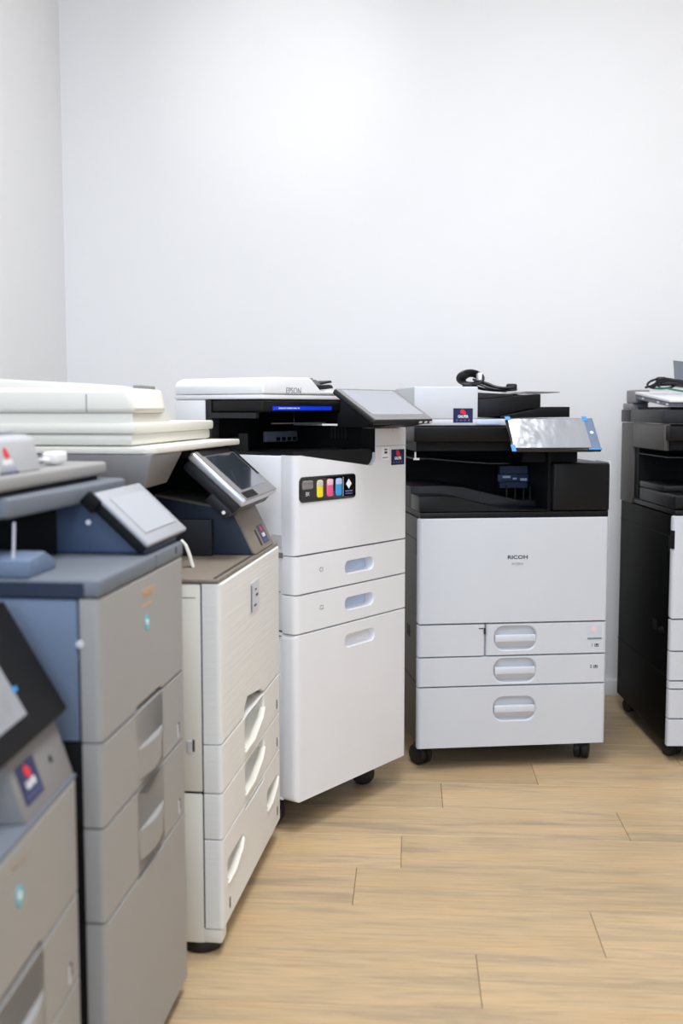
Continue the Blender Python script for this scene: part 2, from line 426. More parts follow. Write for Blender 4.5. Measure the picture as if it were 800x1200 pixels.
def office_copier(t, zb, lines, handles, slim=None, side='brownblk'):
    W = 0.5845
    h = zb
    body = P('body', side, t, (box, 0.004, W-0.004, 0.022, 0.64, zb+0.004, 0.766, 0.004))
    P('body_groove', 'deep', t, (box, 0.0030, 0.0045, 0.05, 0.64, 0.262, 0.265), (box, 0.0030, 0.0045, 0.05, 0.64, 0.70, 0.7025), (box, 0.0028, 0.0045, 0.022, 0.05, 0.658, 0.705),
      (box, 0.0028, 0.0045, 0.15, 0.20, 0.385, 0.42))
    P('front_cover', 'white', t, (plate, rrect(0, W, lines[0]+0.0012, 0.769, 0.008), [], 0, 0.022, 0.012, 0.003))
    for i, (za, zc) in enumerate(zip(lines[1:], lines)):
        zc -= 0.0012; za += 0.0012
        x0 = 0.0
        if i == 0 and slim:
            P('side_flap', 'white', t, (plate, rrect(0, slim-0.001, za, zc, 0.002), [], 0, 0.022, 0.012, 0.0015))
            P('latch_hole', 'ink_dark', t, (box, slim-0.006, slim-0.0005, -0.0008, 0.004, zc-0.030, zc-0.012), (box, slim-0.022, slim-0.008, -0.0006, 0.002, zc-0.014, zc-0.011))
            x0 = slim+0.001
        hp = handles[i] if i < len(handles) else None
        holes = [rrect(0.2345, 0.3625, hp-0.072, hp, 0.030)] if hp else []
        d = P('drawer', 'white', t, (plate, rrect(x0, W, za, zc, 0.002), holes, 0, 0.022, 0.012, 0.002, {'pocket': 0.015, 'hb': 0.004}))
        if hp: bar_handle(d, 0.2365, 0.3605, hp-0.026, 0.040)
    # black band between the white front and the paper exit
    P('trim_band', 'black', t, (box, 0.006, W-0.004, 0.003, 0.60, 0.7695, 0.786, 0.003))

def top_half(t, x0, xr):
    W = 0.5845
    P('rear_housing', 'deep', t, (box, x0+0.004, xr, 0.46, 0.62, 0.786, 0.99, 0.004), (box, x0+0.004, 0.41, 0.44, 0.46, 0.786, 0.985))
    P('scanner', 'black', t, (prism, [(0.075, 1.037), (0.082, 0.993), (0.62, 0.993), (0.62, 1.040), (0.085, 1.040)], 'x', x0, xr, 0.004), label='black scanner body')
    P('scanner_underside', 'deep', t, (box, x0+0.01, xr-0.01, 0.10, 0.60, 0.965, 0.993))

R_ = thing('office_copier', 'white front copier facing the camera with black top and coiled cord, three tray handles', 'copier', 0.227, 3.232, 0.1148)
office_copier(R_, 0.07, (0.4501, 0.3511, 0.2597, 0.07), (0.441, 0.342, 0.224), slim=0.2075)
top_half(R_, 0.0, 0.535)
P('base', 'deep', R_, (box, 0.02, 0.565, 0.04, 0.62, 0.062, 0.076))
for cx, cy, ax in ((0.035, 0.075, (1, 0.6, 0)), (0.535, 0.075, (1, -0.5, 0)), (0.05, 0.58, (1, 0.2, 0)), (0.535, 0.58, (1, 0, 0))): caster(R_, cx, cy, 0.070, ax)
P('toner_door', 'black', R_, (box, 0.409, 0.5845, 0.004, 0.46, 0.787, 0.931, 0.007, 3), label='black block right of the paper exit')
P('side_cover', 'white', R_, (box, 0.5855, 0.5925, 0.02, 0.14, 0.55, 0.935, 0.003), label='white side edge')
curve = [(0.004, 0.833), (0.07, 0.834), (0.12, 0.829), (0.19, 0.811), (0.25, 0.797), (0.30, 0.792), (0.40, 0.791)]
P('exit_tray', 'black', R_, (prism, curve + [(0.40, 0.787), (0.004, 0.787)], 'y', 0.010, 0.150, 0.002), label='curved paper exit tray')
curve2 = [(0.004, 0.853), (0.10, 0.856), (0.17, 0.850), (0.27, 0.826), (0.35, 0.808), (0.40, 0.806)]
P('rear_tray', 'char', R_, (prism, curve2 + [(0.40, 0.787), (0.004, 0.787)], 'y', 0.156, 0.43, 0.003))
P('upper_tray', 'char', R_, (prism, [(0.0, 0.944), (0.05, 0.943), (0.15, 0.934), (0.24, 0.927), (0.30, 0.927), (0.30, 0.9245), (0.24, 0.9245), (0.15, 0.931), (0.05, 0.940), (0.0, 0.941)], 'y', 0.10, 0.40))
P('tray_tab', 'lightgray', R_, (box, 0.006, 0.010, 0.099, 0.106, 0.941, 0.962), (box, 0.002, 0.020, 0.098, 0.104, 0.938, 0.944))
P('exit_roller_unit', 'navyside', R_, (box, 0.31, 0.40, 0.25, 0.27, 0.84, 0.91), (box, 0.30, 0.40, 0.235, 0.25, 0.86, 0.885, 0.003))
P('exit_label', 'paleblue', R_, (box, 0.315, 0.340, 0.233, 0.2345, 0.873, 0.880), (box, 0.372, 0.394, 0.233, 0.2345, 0.864, 0.872), (box, 0.348, 0.360, 0.233, 0.2345, 0.868, 0.874))
P('exit_lever', 'char', R_, *[(box, x, x+0.004, 0.20, 0.206, 0.79, z) for x, z in ((0.318, 0.853), (0.345, 0.842), (0.372, 0.845), (0.393, 0.848))])
P('inner_wall', 'deep', R_, (box, 0.400, 0.409, 0.03, 0.46, 0.787, 0.965))
P('platen_lid', 'white', R_, (box, 0.0, 0.520, 0.085, 0.60, 1.0415, 1.062, 0.005))
P('lid_edge', 'paleblue', R_, (box, 0.190, 0.265, 0.080, 0.0850, 1.045, 1.060, 0.002), label='pale blue edge of the lid')
P('document_feeder', 'white', R_, (box, 0.0, 0.196, 0.085, 0.43, 1.061, 1.159, 0.004, 3), label='white feeder housing')
P('feeder_throat', 'black', R_, (prism, [(0.197, 1.120), (0.30, 1.130), (0.395, 1.138), (0.395, 1.096), (0.36, 1.092), (0.30, 1.078), (0.26, 1.070), (0.21, 1.068), (0.197, 1.078)], 'y', 0.10, 0.42, 0.003), label='black curved feeder throat')
P('feeder_tray', 'black', R_, (prism, [(0.27, 1.0705), (0.37, 1.0905), (0.43, 1.0985), (0.487, 1.0985), (0.487, 1.067), (0.27, 1.064)], 'y', 0.10, 0.44, 0.002))
P('tray_extension', 'midgray', R_, (prism, [(0.325, 1.139), (0.355, 1.146), (0.46, 1.1445), (0.46, 1.1415), (0.36, 1.141), (0.33, 1.134)], 'y', 0.12, 0.38), label='grey extension flap')
P('feeder_cap', 'char', R_, (prism, [(0.197, 1.142), (0.26, 1.139), (0.31, 1.137), (0.31, 1.131), (0.197, 1.121)], 'y', 0.105, 0.42, 0.0015))
sticker(R_, front(0.150, 1.0725, 0.0845), 0.060, 0.043)
pan, PWd, PH = tablet(R_, 0.268, 0.538, -0.050, 0.972, 0.040, 1.066, 0.012, 'gloss', 'film', (0.006, 0.030, 0.008, 0.006), label='tilted touch panel under wrinkled film')
P('button_strip', 'slateside', pan, (box, PWd-0.030, PWd-0.003, 0.004, PH-0.004, 0.0, 0.0018, 0.0004, 1))
P('home_button', 'lightgray', pan, (cyl, (PWd-0.017, PH*0.52, 0.0022), (0, 0, 1), 0.006, 0.001, 16))
for bx in ((-0.002, 0.014, PH-0.012, PH+0.002), (-0.003, 0.010, -0.006, 0.020), (PWd-0.034, PWd-0.020, PH-0.016, PH+0.002), (PWd-0.040, PWd-0.001, -0.001, 0.005)):
    P('tape', 'bluetape', pan, (box, *bx, 0.001, 0.0032), label='blue protective tape')
P('panel_arm', 'deep', R_, (prism, [(-0.035, 0.965), (0.02, 1.015), (0.10, 1.02), (0.12, 0.965)], 'x', 0.315, 0.520, 0.003), (box, 0.33, 0.50, 0.06, 0.16, 0.932, 0.967))
text('brand_lettering', 'RICOH', 0.0155, 'ink_dark', R_, front(0.302, 0.650, -0.0004), sx=1.30, bold=0.00035, spacing=1.02)
text('model_lettering', 'IM C2010', 0.0105, 'ink_gray', R_, front(0.3015, 0.6300, -0.0004), sx=0.85)
P('paper_window', 'clear', R_, (box, 0.5225, 0.5665, -0.0008, 0.003, 0.3995, 0.4405, 0.0006, 1))
P('paper_mark', 'pinkmark', R_, (cyl, (0.542, -0.0010, 0.427), (0, 1, 0), 0.009, 0.0006, 20))
P('window_sill', 'slateside', R_, (box, 0.5225, 0.5665, -0.0016, 0.001, 0.3965, 0.4005))
def tray_mark(n, x, z):
    text('tray_number', n, 0.0135, 'ink_dark', R_, front(x, z, -0.0004))
    P('tray_icon', 'ink_dark', R_, (box, x+0.008, x+0.0095, -0.0006, 0.001, z-0.0045, z+0.0045), (box, x+0.0195, x+0.021, -0.0006, 0.001, z-0.0045, z+0.0045),
      (box, x+0.008, x+0.021, -0.0006, 0.001, z-0.0045, z-0.003), (box, x+0.0115, x+0.0175, -0.0006, 0.001, z-0.001, z+0.0045))
tray_mark('1', 0.5375, 0.3775); tray_mark('2', 0.5355, 0.3115)

K_ = thing('office_copier', 'black sided copier at the right edge with cords and a white tray on top', 'copier', 1.005, 3.32, 0.0)
office_copier(K_, 0.052, (0.4505, 0.3515, 0.2590, 0.2330, 0.1400, 0.052), (0.441, 0.342), side='kside')
top_half(K_, 0.006, 0.5845)
P('base', 'deep', K_, (box, 0.02, 0.565, 0.04, 0.62, 0.046, 0.060))
for cx, cy in ((0.045, 0.075), (0.535, 0.075), (0.05, 0.58), (0.535, 0.58)): caster(K_, cx, cy, 0.054, (1, 0.5, 0))
P('rear_post', 'brownblk', K_, (box, 0.0, 0.05, 0.49, 0.64, 0.7665, 1.044, 0.003))
P('side_housing', 'brownblk', K_, (box, 0.0, 0.02, 0.118, 0.488, 0.962, 1.0445, 0.003), label='brown grey scanner side')
P('scanner_lid', 'char', K_, (box, -0.003, 0.585, 0.118, 0.515, 1.0465, 1.0905, 0.004), (box, -0.003, 0.585, 0.52, 0.64, 1.0465, 1.0905, 0.003))
P('hinge_block', 'midgray', K_, (box, -0.003, 0.06, 0.52, 0.62, 1.091, 1.112, 0.003), (box, 0.003, 0.06, 0.50, 0.60, 1.112, 1.158, 0.006))
P('exit_tray', 'black', K_, (box, 0.003, 0.42, 0.004, 0.40, 0.787, 0.832, 0.008, 3), (box, 0.003, 0.42, 0.12, 0.40, 0.832, 0.853, 0.005))
P('toner_door', 'black', K_, (box, 0.43, 0.5845, 0.004, 0.46, 0.787, 0.931, 0.007, 3))
P('upper_tray', 'char', K_, (box, 0.01, 0.40, 0.10, 0.44, 0.940, 0.943))
P('side_knob', 'deep', K_, (cyl, (0.002, 0.09, 0.402), (1, 0, 0), 0.010, 0.010, 12), (box, -0.002, 0.004, 0.07, 0.125, 0.395, 0.402))
P('front_recess', 'deep', K_, (box, -0.0006, 0.006, -0.0006, 0.022, 0.668, 0.724))
mt = frame((0.008, 0.10, 1.112), (1, 0, 0), (0, 0.44, 0.032))
tr = P('document_tray', 'white2', K_, (box, 0, 0.45, 0, 0.44, 0, 0.010, 0.003), mtx=mt, label='white slanted paper tray')
P('tray_underside', 'slate', tr, (box, 0.004, 0.44, 0.01, 0.42, -0.014, -0.0005))
for x, y in ((0.003, 0.30), (0.003, 0.12), (0.003, 0.02), (0.052, 0.004)):
    P('tray_clip', 'lightgray', tr, (box, x-0.002, x+0.012, y, y+0.020, -0.0105, -0.0045))
P('tray_support', 'deep', K_, (box, 0.02, 0.44, 0.13, 0.50, 1.0905, 1.0985))
mr = frame((0.135, 0.47, 1.166), (1, 0.1, -0.10), (0.02, 0.05, 0.095))
P('raised_flap', 'slate', K_, (box, 0, 0.22, 0, 0.102, 0, 0.006, 0.002), mtx=mr, label='grey flap standing up')

# ------------------------------------------------------------------ white inkjet copier with ink window
E_ = thing('inkjet_copier', 'white copier with four ink bottles shown in a black window and a light tilted screen', 'copier', -0.114, 2.732, 0.9287)
EW = 0.507
P('body', 'white2', E_, (box, 0.002, EW-0.002, 0.045, 0.50, 0.092, 0.525, 0.004), (box, 0.0, EW-0.002, 0.045, 0.50, 0.5285, 0.9755, 0.006), (box, 0.352, EW, 0.030, 0.32, 0.97, 1.040, 0.005))
P('body_groove', 'deep', E_, (box, 0.006, EW-0.006, 0.047, 0.49, 0.5245, 0.529), (box, -0.0004, 0.001, 0.05, 0.48, 0.6285, 0.6300), (box, -0.0003, 0.003, 0.05, 0.45, 0.515, 0.516))
P('foot_trim', 'white2', E_, (box, 0.0, EW, 0.048, 0.49, 0.085, 0.0915, 0.002))
P('base', 'deep', E_, (box, 0.03, EW-0.03, 0.05, 0.46, 0.078, 0.086))
for cx, cy, ax in ((0.03, 0.095, (1, 0.3, 0)), (0.445, 0.095, (1, 0.9, 0)), (0.05, 0.44, (1, 0, 0)), (0.455, 0.44, (1, 0.2, 0))): caster(E_, cx, cy, 0.082, ax)
arc = [(0.346 - 0.03 + 0.03*math.cos(R(a)), 0.968 + 0.03*math.sin(R(a))) for a in (0, -20, -40, -60, -78)]
cov = [(0, 0.7236), (EW, 0.7236), (EW, 1.040), (0.346, 1.040)] + arc + [(0.0, 0.9758)]
P('front_cover', 'white2', E_, (plate, cov, [], 0, 0.046, 0.018, 0.002, {'seg': 5}))
P('cover_line', 'ink_gray', E_, (box, 0.348, EW-0.004, -0.0004, 0.0006, 0.9895, 0.9905))
for z0, z1, hz in ((0.624, 0.7212, 0.6715), (0.5236, 0.6216, 0.5730)):
    d = P('drawer', 'white2', E_, (plate, rrect(0, EW, z0, z1, 0.002), [rrect(0.207, 0.337, hz-0.0175, hz+0.0175, 0.016)], 0, 0.046, 0.018, 0.0015, {'seg': 5, 'pocket': 0.028}))
    P('handle_recess', 'paleblue', d, (box, 0.211, 0.333, 0.0265, 0.0275, hz-0.0145, hz+0.0145))
P('cabinet_door', 'white2', E_, (plate, rrect(0, EW, 0.085, 0.5212, 0.014), [rrect(0.207, 0.343, 0.455, 0.4905, 0.016)], 0, 0.046, 0.018, 0.002, {'seg': 5, 'pocket': 0.020}))
text('tray_lettering', 'C1', 0.0165, 'ink_gray', E_, front(0.104, 0.679, -0.0004), sx=0.85)
text('tray_lettering', 'C2', 0.0165, 'ink_gray', E_, front(0.104, 0.580, -0.0004), sx=0.85)
iw = P('ink_window', 'gloss', E_, (plate, rrect(0.0135, 0.2515, 0.8565, 0.9215, 0.014), [], -0.0025, 0.002, 0.002, 0.002), label='black ink window with coloured bottles')
def bottle(x0, x1, z0, z1, mat, cap):
    b = P('ink_bottle', mat, iw, (plate, rrect(x0, x1, z0, z1, min(0.008, (x1-x0)*0.4)), [], -0.0042, -0.002, 0.002, 0.002))
    P('bottle_top', cap, b, (plate, rrect(x0+0.001, x1-0.001, z1-(z1-z0)*0.36, z1-0.001, 0.004), [], -0.0047, -0.004, 0.001, 0.001))
bottle(0.022, 0.066, 0.889, 0.912, 'midgray', 'midgray')
bottle(0.082, 0.107, 0.866, 0.911, 'yellow', 'lightgray')
bottle(0.123, 0.150, 0.866, 0.912, 'pink', 'pinkmark')
bottle(0.161, 0.188, 0.866, 0.912, 'cyan', 'paleblue')
text('ink_lettering', 'BK', 0.015, 'lightgray', iw, front(0.044, 0.8775, -0.0032), sx=0.9)
P('divider', 'lightgray', iw, (box, 0.1935, 0.1948, -0.0032, -0.002, 0.864, 0.914))
P('diamond_mark', 'ink_white', iw, (prism, [(0.219, 0.908), (0.231, 0.895), (0.219, 0.882), (0.207, 0.895)], 'y', -0.0032, -0.002), (prism, [(0.219, 0.899), (0.223, 0.895), (0.219, 0.891), (0.215, 0.895)], 'y', -0.0036, -0.003))
P('window_caption', 'ink_dim', iw, (box, 0.204, 0.235, -0.0032, -0.002, 0.874, 0.878), (box, 0.204, 0.235, -0.0032, -0.002, 0.868, 0.8705))
sticker(E_, front(0.4535, 0.9575, -0.0006), 0.064, 0.043)
P('notice_label', 'ink_white', E_, (box, 0.375, 0.411, -0.0004, 0.0008, 0.952, 0.986))
P('notice_mark', 'ink_dark', E_, (box, 0.388, 0.401, -0.0008, 0.0004, 0.978, 0.982), (box, 0.388, 0.401, -0.0008, 0.0004, 0.969, 0.975), (box, 0.379, 0.405, -0.0006, 0.0004, 0.957, 0.959))
# paper exit
P('exit_tray', 'black', E_, (prism, [(0.018, 0.93), (0.018, 0.957), (0.05, 0.975), (0.14, 0.983), (0.30, 0.983), (0.30, 0.93)], 'x', 0.003, 0.349, 0.002), label='black paper exit tray')
P('exit_wall', 'deep', E_, (box, 0.05, 0.36, 0.30, 0.32, 0.976, 1.10), (box, 0.346, 0.353, 0.032, 0.32, 0.976, 1.045))
lip = [(0.002, 0.9766), (0.300, 0.9385)] + [(p[0]-0.0012, p[1]+0.0012) for p in arc[::-1]] + [(0.3448, 0.984), (0.002, 0.984)]
P('exit_lip', 'black', E_, (prism, lip, 'y', 0.010, 0.0455))
P('exit_liner', 'black', E_, (box, 0.3440, 0.3458, 0.002, 0.046, 0.974, 1.039))
P('side_frame', 'char', E_, (box, 0.0005, 0.03, 0.285, 0.305, 0.976, 1.115), (box, 0.0005, 0.012, 0.13, 0.305, 1.068, 1.082))
P('paper_guide', 'char', E_, (prism, [(0.285, 0.982), (0.285, 1.010), (0.255, 1.010), (0.255, 1.018), (0.235, 1.018), (0.235, 1.027), (0.205, 1.027), (0.205, 0.982)], 'x', 0.05, 0.056))
P('exit_vent', 'slate', E_, (box, 0.19, 0.33, 0.26, 0.272, 1.000, 1.030, 0.004), label='pale grey paper exit flap')
P('vent_slot', 'deep', E_, *[(box, 0.235 + 0.024*i, 0.250 + 0.024*i, 0.2585, 0.261, 1.003, 1.013) for i in range(4)])
P('exit_grille', 'char', E_, *[(box, 0.3445, 0.3462, 0.10+0.012*i, 0.105+0.012*i, 1.01, 1.045) for i in range(5)])
P('guide_rail', 'midgray', E_, (box, 0.10, 0.33, 0.16, 0.164, 1.052, 1.055))
# scanner and feeder
P('scanner', 'black', E_, (box, 0.003, 0.36, 0.108, 0.30, 1.083, 1.1155, 0.006, 3), (box, 0.36, EW-0.003, 0.13, 0.30, 1.05, 1.1155, 0.004))
P('rear_column', 'white2', E_, (box, 0.0, EW, 0.306, 0.42, 0.9757, 1.1165, 0.006))
P('scanner_shell', 'white2', E_, (box, 0.0, EW, 0.106, 0.42, 1.1168, 1.1285, 0.003))
prof = [(0.0, 1.1295), (0.335, 1.1295), (0.345, 1.135), (0.30, 1.1385), (0.238, 1.140), (0.197, 1.171), (0.185, 1.1745), (0.03, 1.1725), (0.008, 1.164), (0.0, 1.152)]
P('document_feeder', 'white2', E_, (prism, prof, 'y', 0.104, 0.42, 0.004, 3), label='white document feeder')
P('feeder_rear', 'white2', E_, (box, 0.30, EW, 0.14, 0.42, 1.1295, 1.143, 0.004))
P('feeder_guide', 'char', E_, (prism, [(0.235, 1.1425), (0.222, 1.1535), (0.285, 1.1580), (0.296, 1.1560), (0.300, 1.148)], 'y', 0.11, 0.20, 0.001), (prism, [(0.262, 1.1605), (0.33, 1.1705), (0.334, 1.1645), (0.285, 1.158)], 'y', 0.14, 0.26, 0.001))
P('feeder_inlet', 'midgray', E_, (prism, [(0.198, 1.1725), (0.222, 1.1535), (0.27, 1.158), (0.25, 1.170)], 'y', 0.13, 0.38), (box, 0.205, 0.235, 0.13, 0.36, 1.170, 1.1745))
P('blue_strip', 'bluestrip', E_, (box, 0.040, 0.288, 0.1062, 0.1090, 1.0885, 1.0985), label='bright blue strip under the feeder')
P('strip_lettering', 'paleblue', E_, *[(box, x, x+w, 0.1058, 0.1064, 1.0920, 1.0950) for x, w in ((0.062, 0.030), (0.0945, 0.024), (0.121, 0.016), (0.140, 0.008))])
text('brand_lettering', 'EPSON', 0.0225, 'ink_gray', E_, front(0.1205, 1.1385, 0.1034), sx=0.92)
ep, EPW, EPH = tablet(E_, 0.210, 0.492, -0.095, 1.062, 0.040, 1.146, 0.016, 'char', 'screen_light', (0.020, 0.018, 0.026, 0.010), bez_mat='midgray', label='tilted touch panel with pale display')
P('status_button', 'lightgray', ep, *[(box, 0.213 + 0.026*i, 0.227 + 0.026*i, -0.0015, 0.003, -0.011, -0.005, 0.001, 1) for i in range(3)])
P('panel_arm', 'char', E_, (prism, [(-0.075, 1.050), (0.02, 1.115), (0.12, 1.115), (0.12, 1.041), (-0.02, 1.041)], 'x', 0.33, 0.47, 0.003))
P('usb_cover', 'lightgray', E_, (box, 0.425, 0.428, -0.0010, 0.001, 1.028, 1.036))
P('side_bracket', 'midgray', E_, (box, -0.0015, 0.001, 0.042, 0.072, 0.716, 0.730), label='grey plate on the side')
P('side_badge', 'lightgray', E_, (box, -0.001, 0.001, 0.045, 0.08, 0.742, 0.775))

# ------------------------------------------------------------------ cream copier
B_ = thing('office_copier', 'cream copier with ribbed front, large cream scanner lid and dark tilted screen', 'copier', -0.235, 2.111, 1.44)
BW = 0.614
P('body', 'cream', B_, (box, 0.001, BW-0.001, 0.0395, 0.62, 0.3355, 0.752, 0.004), (box, 0.001, BW-0.001, 0.0395, 0.62, 0.024, 0.3325, 0.004))
P('body_groove', 'deep', B_, (box, 0.003, BW-0.003, 0.036, 0.044, 0.056, 0.750), (box, 0.003, BW-0.003, 0.046, 0.61, 0.3322, 0.3358), (box, 0.0004, 0.0014, 0.05, 0.61, 0.7245, 0.7255))
P('side_catch', 'lightgray', B_, (box, -0.002, 0.002, 0.060, 0.070, 0.415, 0.440, 0.001, 1))
P('side_catch_slot', 'ink_dark', B_, (box, -0.0005, 0.002, 0.055, 0.059, 0.418, 0.442))
P('corner_foot', 'cream', B_, (box, 0.002, 0.04, 0.004, 0.042, 0.026, 0.0535, 0.002))
P('base', 'deep', B_, (box, 0.02, BW-0.03, 0.05, 0.60, 0.018, 0.030))
for cx, cy in ((0.045, 0.055), (BW-0.05, 0.07), (0.05, 0.56), (BW-0.05, 0.56)):
    P('leveling_foot', 'rubber', B_, (cyl, (cx, cy, 0.013), (0, 0, 1), 0.042, 0.026, 20, 0.006))
bx, zz = BW, 0.4325
cov = [(0, 0.4338), (0.20, 0.4338), (0.205, 0.452), (0.235, 0.470), (0.38, 0.4505), (0.415, 0.4338), (bx, 0.4338), (bx, 0.7525), (0, 0.7525)]
P('front_cover', 'creamrib', B_, (plate, cov, [], 0, 0.037, 0.010, 0.003))
def cream_drawer(z0, z1, holes, extra=()):
    return P('drawer', 'creamrib', B_, (plate, rrect(0, bx, z0+0.0012, z1-0.0012, 0.002), holes, 0, 0.037, 0.010, 0.0015, {'pocket': 0.034, 'hb': 0.003}))
def scoop(x0, x1, zt, zb):
    return [(x0, zt-0.004), (x0, zb+0.014), (x0+0.03, zb+0.002), (x0+(x1-x0)*0.6, zb), (x1-0.02, zb+0.018), (x1, zb+0.04), (x1, zt-0.004), (x1-0.012, zt), (x0+0.012, zt)][::-1]
d1 = cream_drawer(0.3337, 0.4325, [scoop(0.208, 0.412, 0.4285, 0.350)])
d2 = cream_drawer(0.2396, 0.3337, [scoop(0.208, 0.412, 0.3300, 0.255)])
d3 = cream_drawer(0.0545, 0.2396, [scoop(0.445, 0.580, 0.184, 0.132), scoop(0.040, 0.185, 0.184, 0.132), [(0.208, 0.2345), (0.208, 0.2245), (0.39, 0.2245), (0.412, 0.2345)][::-1]])
for d, x0, x1, zc in ((d1, 0.208, 0.412, 0.360), (d2, 0.208, 0.412, 0.265)):
    P('handle', 'cream', d, (prism, [(x0, zc-0.010), (x0+0.09, zc-0.010), (x1-0.02, zc+0.012), (x1, zc+0.034), (x1, zc+0.039), (x1-0.022, zc+0.019), (x0+0.09, zc-0.004), (x0, zc-0.004)], 'y', -0.0035, 0.012, 0.001))
for d, x0, x1, zc in ((d3, 0.445, 0.580, 0.141), (d3, 0.040, 0.185, 0.141)):
    P('handle', 'cream', d, (prism, [(x0, zc-0.009), (x0+0.06, zc-0.009), (x1-0.015, zc+0.009), (x1, zc+0.030), (x1, zc+0.034), (x1-0.017, zc+0.015), (x0+0.06, zc-0.004), (x0, zc-0.004)], 'y', -0.0035, 0.012, 0.001))
for d, x, z in ((d1, 0.569, 0.362), (d2, 0.571, 0.266), (d3, 0.569, 0.090), (d3, 0.055, 0.088)):
    P('paper_gauge', 'ink_dark', d, (box, x-0.004, x+0.004, -0.0008, 0.002, z-0.011, z+0.011))
bp = P('badge', 'silver', B_, (box, 0.271, 0.356, -0.003, 0.001, 0.646, 0.712, 0.001, 1), label='silver badge plate')
P('badge_mark', 'ink_dark', bp, (box, 0.271, 0.2755, -0.0036, -0.0025, 0.648, 0.706), (box, 0.300, 0.322, -0.0036, -0.0025, 0.655, 0.660), (box, 0.318, 0.340, -0.0036, -0.0025, 0.676, 0.681), (box, 0.310, 0.325, -0.0036, -0.0025, 0.690, 0.694))
P('exit_deck', 'taupe', B_, (box, 0.0, BW, 0.004, 0.50, 0.7535, 0.7620, 0.003), label='taupe paper exit deck')
P('deck_trim', 'brownblk', B_, (box, 0.01, 0.35, 0.010, 0.016, 0.7618, 0.7635))
P('exit_wall', 'deep', B_, (box, 0.02, BW-0.01, 0.42, 0.50, 0.762, 1.0036), (box, 0.58, BW-0.006, 0.12, 0.42, 0.762, 1.0036))
P('exit_guide', 'char', B_, (prism, [(0.10, 0.762), (0.10, 0.845), (0.26, 0.845), (0.40, 0.762)], 'x', 0.33, 0.345, 0.002), (box, 0.10, 0.33, 0.36, 0.42, 0.762, 0.842, 0.003))
P('exit_roller', 'midgray', B_, (box, 0.12, 0.16, 0.395, 0.42, 0.872, 0.884), (box, 0.24, 0.30, 0.395, 0.42, 0.902, 0.914), (box, 0.10, 0.15, 0.395, 0.42, 0.902, 0.912), (box, 0.30, 0.34, 0.385, 0.42, 0.868, 0.880))
flap = [(0.095+0.022*t, 0.7615+0.054*math.sin(t*1.5)) for t in (0, 0.35, 0.7, 1.0)]
P('exit_flap', 'cream', B_, (prism, flap + [(p[0]+0.004, p[1]+0.004) for p in flap[::-1]], 'x', 0.150, 0.167), label='curled cream flap')
P('control_column', 'taupe', B_, (prism, [(0.004, 0.763), (0.055, 0.868), (0.24, 0.90), (0.28, 0.763)], 'x', 0.358, 0.572, 0.005, 3), label='sloping column under the screen')
mcol = frame((0.358, 0.004, 0.763), (1, 0, 0), (0, 0.051, 0.105))
sticker(B_, mcol @ Matrix.Translation((0.148, 0.036, 0.0004)) @ Matrix.Rotation(R(0), 4, 'Z'), 0.060, 0.046)
P('column_side', 'navydark', B_, (prism, [(0.012, 0.764), (0.060, 0.862), (0.235, 0.893), (0.272, 0.764)], 'x', 0.3565, 0.3585, 0.0005), label='dark blue side of the column')
P('card_slot', 'char', B_, (box, 0.082, 0.097, 0.012, 0.052, -0.001, 0.001), mtx=mcol)
bpn, BPW, BPH = tablet(B_, 0.258, 0.606, 0.002, 0.893, 0.122, 1.000, 0.020, 'silver', 'screen_dark', (0.042, 0.038, 0.030, 0.022), bez_mat='midgray', label='tilted touch panel with dark display')
P('bezel_strip', 'deep', bpn, (box, 0.030, 0.31, BPH-0.020, BPH-0.004, 0.001, 0.0026), (box, BPW-0.030, BPW-0.012, 0.060, BPH-0.004, 0.001, 0.0026), (box, 0.016, 0.13, 0.006, 0.024, 0.001, 0.0026))
P('panel_back', 'char', bpn, (box, 0.004, BPW-0.006, 0.004, BPH-0.004, -0.045, -0.019, 0.006), (box, -0.002, 0.10, 0.01, 0.07, -0.062, -0.040, 0.003))
P('status_lamp', 'ink_white', bpn, (cyl, (-0.002, 0.022, -0.053), (1, 0, 0), 0.004, 0.003, 12))
# scanner and feeder
P('scanner', 'cream', B_, (prism, [(0.0, 0.148), (0.02, 0.128), (0.20, 0.118), (BW, 0.098), (BW, 0.60), (0.0, 0.60)], 'z', 1.004, 1.018, 0.003), label='cream scanner rim')
P('scanner_housing', 'midgray', B_, (box, 0.0, BW, 0.30, 0.60, 0.94, 1.0035, 0.005))
bm = bmesh.new()
top = [(0.0, 0.132), (0.205, 0.128), (0.205, 0.34), (0.0, 0.34)]; bot = [(0.008, 0.150), (0.190, 0.160), (0.190, 0.34), (0.008, 0.34)]
A = [bm.verts.new((x, y, 1.0035)) for x, y in top]; Bv = [bm.verts.new((x, y, 0.936)) for x, y in bot]
bm.faces.new(A); bm.faces.new(Bv[::-1])
for i in range(4): bm.faces.new((A[i], A[(i+1) % 4], Bv[(i+1) % 4], Bv[i]))
bmesh.ops.recalc_face_normals(bm, faces=bm.faces)
bmesh.ops.bevel(bm, geom=list(bm.edges), offset=0.004, segments=2, profile=0.5, affect='EDGES')
obj('scanner_bracket', bm, 'midgray', B_, label='grey bracket under the scanner')
P('bracket_button', 'ink_white', B_, (cyl, (0.002, 0.235, 0.985), (1, 0, 0), 0.0045, 0.004, 12))
P('bracket_hinge', 'taupe', B_, (box, 0.207, 0.27, 0.17, 0.30, 0.955, 1.003, 0.003))
P('scanner_gap', 'deep', B_, (box, 0.27, 0.60, 0.13, 0.30, 0.985, 1.0035))
P('lid_base', 'cream', B_, (box, 0.004, BW-0.006, 0.172, 0.60, 1.0205, 1.0425, 0.004), label='lower tier of the scanner lid')
P('lid_top', 'cream', B_, (box, -0.002, BW, 0.164, 0.604, 1.0428, 1.0640, 0.005), label='upper tier of the scanner lid')
